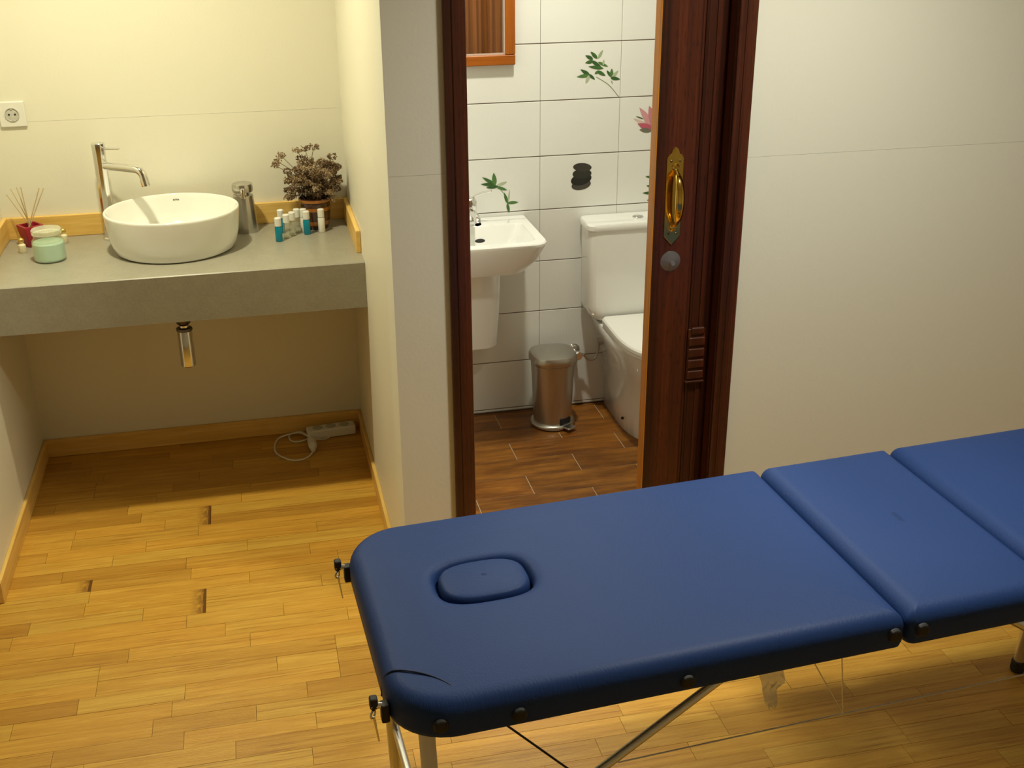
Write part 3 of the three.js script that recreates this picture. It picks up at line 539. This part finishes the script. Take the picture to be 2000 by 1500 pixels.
// flat stickers on the tiles
{
  const ZS = ZB + 0.0006, rnd = rngOf(17);
  const greens = [[0.045, 0.13, 0.025], [0.03, 0.095, 0.02], [0.075, 0.18, 0.045]].map((c) => std(c, 0.5)), pale = [[0.32, 0.42, 0.24], [0.42, 0.48, 0.32]].map((c) => std(c, 0.5)), twig = std([0.25, 0.30, 0.14], 0.5);
  const flat = (u, v, o) => { const p = at(u, v, 'z', ZS); return new THREE.Vector2(p.x - o.x, p.y - o.y); };
  const sticker = (name, label, cat, u, v) => { const p = at(u, v, 'z', ZS); return thing(name, label, cat, [p.x, p.y, ZS]); };
  const sheet = (shape) => new THREE.ExtrudeGeometry(shape, { depth: 0.0002, bevelEnabled: false, curveSegments: 10 });
  const leaf = (o, name, b, t, w, m, lift = 0) => {
    const B = flat(...b, o.position), T = flat(...t, o.position), d = T.clone().sub(B), n = new THREE.Vector2(-d.y, d.x).normalize().multiplyScalar(w * 0.0019);
    const s = new THREE.Shape(), q = (k, side) => B.clone().addScaledVector(d, k).addScaledVector(n, side);
    s.moveTo(B.x, B.y); s.bezierCurveTo(q(0.2, 1).x, q(0.2, 1).y, q(0.6, 1).x, q(0.6, 1).y, T.x, T.y); s.bezierCurveTo(q(0.6, -1).x, q(0.6, -1).y, q(0.2, -1).x, q(0.2, -1).y, B.x, B.y);
    const g = sheet(s); g.translate(0, 0, lift); return part(name, g, m, o);
  };
  const line = (o, pts, r) => part('stem', tube(pts.map((p) => { const q = flat(...p, o.position); return new THREE.Vector3(q.x, q.y, 0); }), r, 20, 4).scale(1, 1, 0.15), twig, o);
  const Z1 = ([x, y]) => [1100 + x / 4.41, 60 + y / 4.41], Z2 = ([x, y]) => [860 + x / 3, y / 3];
  const a = sticker('bamboo_sticker', 'large green bamboo sprig sticker on the tiles above the toilet', 'wall sticker', 1165, 150);
  line(a, [[285, 398], [390, 465], [480, 570]].map(Z1), 0.0012);
  [[[295, 240], [235, 180], 5, 0], [[258, 247], [190, 212], 5, 0], [[300, 240], [342, 165], 4, 1], [[262, 262], [188, 278], 5, 0], [[240, 255], [335, 322], 5, 0], [[300, 270], [388, 310], 4, 0], [[348, 325], [215, 308], 5, 0], [[230, 383], [148, 333], 5, 0], [[230, 382], [116, 398], 5, 0], [[226, 380], [193, 455], 5, 1], [[222, 375], [274, 422], 4, 0], [[305, 350], [270, 372], 4, 0], [[290, 345], [365, 388], 5, 0], [[418, 400], [373, 340], 4, 0], [[416, 402], [418, 325], 5, 0], [[418, 402], [475, 342], 4, 1], [[408, 405], [490, 418], 5, 0], [[345, 300], [350, 245], 3, 1], [[412, 430], [428, 458], 2, 1]].forEach(([b, t, w, p], i) => leaf(a, 'leaf', Z1(b), Z1(t), w * 0.9, p ? pale[i % 2] : greens[i % 3], 0.0002 + i * 0.00001));
  const c = sticker('bamboo_sticker', 'small green bamboo sprig sticker on the tiles above the sink', 'wall sticker', 970, 372);
  line(c, [[335, 1095], [352, 1110], [375, 1140], [393, 1195], [400, 1240]].map(Z2), 0.001);
  [[[325, 1085], [245, 1038], 4.5, 0], [[318, 1082], [238, 1080], 4.5, 0], [[320, 1088], [312, 1012], 6, 2], [[325, 1092], [392, 1064], 3.5, 1], [[340, 1092], [268, 1100], 4.5, 0], [[330, 1096], [392, 1114], 4, 0], [[394, 1192], [374, 1128], 4, 0], [[398, 1190], [406, 1108], 2.5, 1], [[390, 1190], [458, 1184], 4, 0], [[392, 1192], [404, 1248], 4, 0]].forEach(([b, t, w, p], i) => leaf(c, 'leaf', Z2(b), Z2(t), w, p === 1 ? pale[i % 2] : greens[i % 3], 0.0002 + i * 0.00001));
  const st = sticker('zen_stones_sticker', 'sticker of four stacked dark pebbles on the tiles', 'wall sticker', 1136, 345);
  [[155, 1327, 86, 45, [0.060, 0.052, 0.044], -8], [155, 1280, 92, 52, [0.012, 0.012, 0.010], -10], [162, 1232, 84, 44, [0.026, 0.027, 0.019], 0], [165, 1176, 82, 37, [0.045, 0.040, 0.031], 6]].forEach(([x, y, rx, ry, col, deg], i) => {
    const p = flat(...Z1([x, y]), st.position), s = new THREE.Shape(); s.absellipse(p.x, p.y, rx / 4.41 * 0.00192, ry / 4.41 * 0.00188, 0, 2 * Math.PI, false, -deg * Math.PI / 180);
    const g = new THREE.ExtrudeGeometry(s, { depth: 0.0002, bevelEnabled: false, curveSegments: 24 }); g.translate(0, 0, i * 0.00005); part('pebble', g, std(col, 0.45), st);
  });
  const lo = sticker('lotus_sticker', 'pink lotus flower sticker on the tiles beside the door edge', 'wall sticker', 1275, 240);
  const pinks = [[0.55, 0.20, 0.24], [0.62, 0.30, 0.32], [0.48, 0.10, 0.15], [0.66, 0.50, 0.44]].map((q) => std(q, 0.5));
  [[[770, 840], [605, 755], 5, 3], [[940, 840], [1090, 755], 5, 3], [[790, 850], [655, 660], 9, 1], [[900, 850], [1035, 660], 9, 1], [[800, 850], [740, 645], 11, 0], [[880, 850], [950, 645], 11, 0], [[840, 850], [845, 600], 13, 1], [[790, 858], [640, 800], 9, 2], [[880, 858], [1040, 800], 9, 2], [[840, 860], [770, 690], 11, 0], [[840, 860], [910, 690], 11, 2]].forEach(([b, t, w, k], i) => leaf(lo, 'petal', Z1(b), Z1(t), w, pinks[k], 0.0002 + i * 0.00002));
  leaf(lo, 'leaf', Z1([760, 862]), Z1([655, 852]), 6, std([0.16, 0.15, 0.11], 0.5), 0.0006); leaf(lo, 'leaf', Z1([690, 760]), Z1([625, 735]), 1.5, greens[1], 0.0006);
  const s3 = sticker('bamboo_sticker', 'dark green sprig sticker half hidden behind the sliding door edge', 'wall sticker', 1272, 370);
  line(s3, [[770, 1180], [775, 1300], [770, 1440]].map(Z1), 0.0012);
  [[[775, 1398], [683, 1398], 4], [[775, 1345], [715, 1335], 3], [[770, 1262], [708, 1256], 3], [[772, 1300], [850, 1260], 5], [[772, 1390], [860, 1370], 5], [[768, 1450], [720, 1462], 3]].forEach(([b, t, w], i) => leaf(s3, 'leaf', Z1(b), Z1(t), w, greens[i % 2], 0.0002 + i * 0.00002));
}

// ---------------------------------------------------------------- massage table
{
  const T = thing('massage_table', 'portable blue vinyl massage table on a folding aluminium frame', 'massage table', [-0.199, 0, 1.006], 0.047);
  const TILT = new THREE.Matrix4().makeShear(0.015, 0, 0, 0, 0, 0);   // the foot end stands on slightly longer legs
  const rise = (x) => 0.015 * x;
  const H = 0.715, BOT = 0.637, HZ = 0.304, RND = 0.034;
  const CH = 0.236, CZ = -0.036, HA = 0.088, HB = 0.066, HN = 2.9;   // face plug
  const outline = (x0, x1, r, d, y) => rrect((x0 + x1) / 2, 0, (x1 - x0) / 2 - d, HZ - d, r.map((q) => Math.max(0.003, q - d)), y, 10, 34);
  function pad(x0, x1, r, hole) {
    const rings = [], O = (d, y) => rings.push(outline(x0, x1, r, d, y));
    O(0.03, BOT); O(0.010, BOT); O(0.003, BOT + 0.004); O(0.0, BOT + 0.014); O(0, H - RND - 0.006);
    for (let i = 0; i <= 8; i++) { const a = i / 8 * Math.PI / 2; O(RND * (1 - Math.cos(a)), H - 0.004 - RND + RND * Math.sin(a)); }
    O(RND + 0.03, H - 0.0015); O(RND + 0.07, H);
    if (!hole) { const last = rings[rings.length - 1], cx = (x0 + x1) / 2; for (const k of [0.7, 0.4, 0.1]) rings.push(last.map((p) => [cx + (p[0] - cx) * k, H, p[2] * k])); return loft(rings, true, true, 0); }
    const base = rings[rings.length - 1];
    const curve = (k, y) => base.map((p) => { const a = Math.atan2(p[2] - CZ, p[0] - CH), c = Math.cos(a), s = Math.sin(a), q = k * (Math.abs(c / HA) ** HN + Math.abs(s / HB) ** HN) ** (-1 / HN); return [CH + q * c, y, CZ + q * s]; });
    const tgt = curve(1.34, H); for (let i = 1; i <= 8; i++) rings.push(base.map((p, j) => p.map((q, m) => q + (tgt[j][m] - q) * i / 8)));
    for (const [k, dy] of [[1.24, -0.0008], [1.16, -0.003], [1.10, -0.007], [1.055, -0.014], [1.03, -0.024], [1.02, -0.040]]) rings.push(curve(k, H + dy));
    return loft(rings, true, true, 0);
  }
  const headPad = part('cushion', pad(0, 0.942, [0.02, 0.02, 0.11, 0.11], true), vinyl, T); headPad.userData.label = 'long blue head cushion with a plugged face opening';
  part('cushion', pad(0.946, 1.272, [0.02, 0.02, 0.02, 0.02], false), vinyl, T);
  part('cushion', pad(1.276, 1.862, [0.11, 0.11, 0.02, 0.02], false), vinyl, T);
  {
    const C = (k, y) => Array.from({ length: 72 }, (_, i) => { const a = -i / 72 * 2 * Math.PI, c = Math.cos(a), s = Math.sin(a), q = k * (Math.abs(c / HA) ** HN + Math.abs(s / HB) ** HN) ** (-1 / HN); return [CH + q * c, y, CZ + q * s]; });
    part('face_plug', loft([C(0.98, H - 0.04), C(0.99, H - 0.016), C(0.975, H - 0.008), C(0.94, H - 0.002), C(0.88, H + 0.001), ...[0.78, 0.66, 0.54, 0.42, 0.3, 0.18, 0.06].map((k) => C(k, H + 0.001 + 0.006 * (1 - (k / 0.88) ** 2)))], true, true, 0), vinyl, T);
  }
  // curved seam of the corner wrap
  const seamPts = []; for (let i = 0; i <= 16; i++) { const t = i / 16; seamPts.push(t); }
  const seam = seamPts.map((t) => {   // from the left end over the top corner to the near side
    const P = [[-0.0006, 0.652, 0.175], [0.004, 0.690, 0.178], [0.018, 0.7085, 0.186], [0.050, 0.7145, 0.205], [0.085, 0.7135, 0.232], [0.110, 0.709, 0.264], [0.120, 0.692, 0.2945], [0.124, 0.668, 0.3045]];
    return new THREE.CatmullRomCurve3(P.map((p) => new THREE.Vector3(...p))).getPoint(t);
  });
  part('seam_piping', tube(seam, 0.0016, 60, 6), vinylDark, T);
  // frame rails below the cushions
  for (const [a, b] of [[0.05, 0.93], [0.96, 1.81]]) for (const z of [-0.24, 0.24]) part('rail', box(a, b, BOT - 0.022, BOT + 0.002, z - 0.014, z + 0.014, 0.003), alu, T);
  // buffers on the near side
  const knob = (x, y) => { const g = creasedLathe([[0.014, 0], [0.014, 0.003], [0.0122, 0.0065], [0.007, 0.0085], [0, 0.009]], 22, 0.9); g.rotateX(Math.PI / 2); g.translate(x, y, HZ - (x < 0.1 ? 0.0065 : 0.001)); part('buffer', g, blackPlastic, T); };
  for (const [x, y] of [[0.078, 0.668], [0.21, 0.664], [0.512, 0.662], [0.915, 0.672], [0.972, 0.672]]) knob(x, y);
  // headrest clamps on the left end
  for (const z of [-0.222, 0.222]) {
    const k = part('headrest_clamp', box(-0.010, 0.004, 0.640, 0.676, z - 0.008, z + 0.012, 0.003), blackPlastic, T);
    part('screw', rod([-0.026, 0.675, z + 0.002], [-0.008, 0.672, z + 0.002], 0.006, 0.006, 12), chrome, k);
    part('wing', box(-0.028, -0.014, 0.668, 0.690, z - 0.009, z + 0.008, 0.004), blackPlastic, k);
    part('ring', new THREE.TorusGeometry(0.007, 0.002, 8, 20).rotateY(0.9).translate(-0.024, 0.660, z + 0.006), chrome, k);
    part('pin', rod([-0.023, 0.655, z + 0.006], [-0.017, 0.605, z + 0.010], 0.0022, 0.0016, 8), chrome, k);
  }
  // legs: four, with feet
  const xs = [[0.065, 0.085], [1.790, 1.757]], zsl = [-0.285, 0.225];
  for (const [top, foot] of xs) for (const z of zsl) {
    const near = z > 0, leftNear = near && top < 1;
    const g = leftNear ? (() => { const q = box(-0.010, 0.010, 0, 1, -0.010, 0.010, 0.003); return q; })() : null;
    const l = part('leg', rod([foot, 0.012, z], [top, BOT + rise(top), z], 0.0145, 0.0145, 18), near && top < 1 ? litLegTube : alu, T);
    part('foot', creasedLathe([[0, 0], [0.017, 0], [0.019, 0.006], [0.018, 0.03], [0.0145, 0.032]], 18).translate(foot, 0.0003, z), rubber, l);
    const s = top < 1 ? 1 : -1;
    part('strut', rod([foot + s * 0.002, 0.235, z], [top + s * 0.625, BOT - 0.004, z], 0.0085, 0.0085, 14), alu, T);
    if (top < 1) part('folding_stay', rod([0.155, BOT, z], [0.365, 0.405, z], 0.0022, 0.0022, 8), blackPlastic, T);
  }
  for (const [top, foot] of xs) part('cross_bar', rod([foot, 0.2, zsl[0]], [foot, 0.2, zsl[1]], 0.009, 0.009, 12), alu, T);
  // tension cables with their V up to the hinge
  for (const z of zsl) {
    part('cable', rod([0.42, 0.440, z], [0.885, 0.440, z], 0.0016, 0.0016, 6), alu, T); part('cable', rod([0.885, 0.440, z], [1.455, 0.440, z], 0.0016, 0.0016, 6), alu, T);
    part('cable', rod([0.885, 0.440, z], [0.775, BOT, z], 0.0013, 0.0013, 6), alu, T); part('cable', rod([0.885, 0.440, z], [0.858, BOT, z], 0.0013, 0.0013, 6), alu, T);
  }
  // the shear of the raised foot end; the legs and feet already reach it
  T.traverse((o) => { if (o.isMesh && !['leg', 'foot', 'cross_bar'].includes(o.name)) o.geometry.applyMatrix4(TILT); });
}
// scrap of clear film hanging below the table
{
  const p = at(1500, 1316, 'z', 1.16), rnd = rngOf(9), rows = 14, cols = 8, pos = [], idx = [];
  for (let j = 0; j <= rows; j++) for (let i = 0; i <= cols; i++) {
    const t = j / rows, w = 0.032 * (1 - t * 0.75), x = (i / cols - 0.5) * 2 * w + 0.018 * t + 0.004 * Math.sin(t * 6);
    pos.push(x, 0.030 - t * 0.115, 0.006 * Math.sin(i * 1.9 + j * 0.9) + 0.005 * Math.sin(j * 1.3));
  }
  for (let j = 0; j < rows; j++) for (let i = 0; i < cols; i++) { const a = j * (cols + 1) + i; idx.push(a, a + 1, a + cols + 1, a + 1, a + cols + 2, a + cols + 1); }
  const g = new THREE.BufferGeometry(); g.setAttribute('position', new THREE.Float32BufferAttribute(pos, 3)); g.setAttribute('uv', new THREE.Float32BufferAttribute(new Float32Array(pos.length / 3 * 2), 2)); g.setIndex(idx); g.computeVertexNormals();
  const o = solo('plastic_film', 'crumpled clear plastic film hanging below the massage table', 'plastic film', g, phys([0.86, 0.88, 0.9], 0.3, { transmission: 0.5, thickness: 0, side: THREE.DoubleSide }));
  o.position.set(p.x, p.y, p.z);
}

// ---------------------------------------------------------------- ceiling lamps
for (const L of LAMPS) {
  const d = thing('ceiling_lamp', L.label, 'ceiling lamp', [L.x, CEIL - 0.03, L.z]);
  part('trim_ring', creasedLathe([[0.052, 0.0299], [0.068, 0.0299], [0.066, 0.022], [0.054, 0.018], [0.050, 0.024]], 36), chrome, d);
  const m = new THREE.MeshStandardMaterial({ color: 0xffffff, emissive: L.c.clone(), emissiveIntensity: 8 });
  part('lens', new THREE.CylinderGeometry(0.050, 0.050, 0.004, 32).translate(0, 0.0275, 0), m, d);
  const s = new THREE.SpotLight(L.c, L.i, 0, 1.36, 1.0, 2); s.position.set(0, 0.012, 0); s.target.position.set(0, -1, 0); s.castShadow = true; s.shadow.radius = L.r;
  d.add(s); d.add(s.target);
}

renderer.render(scene, camera);
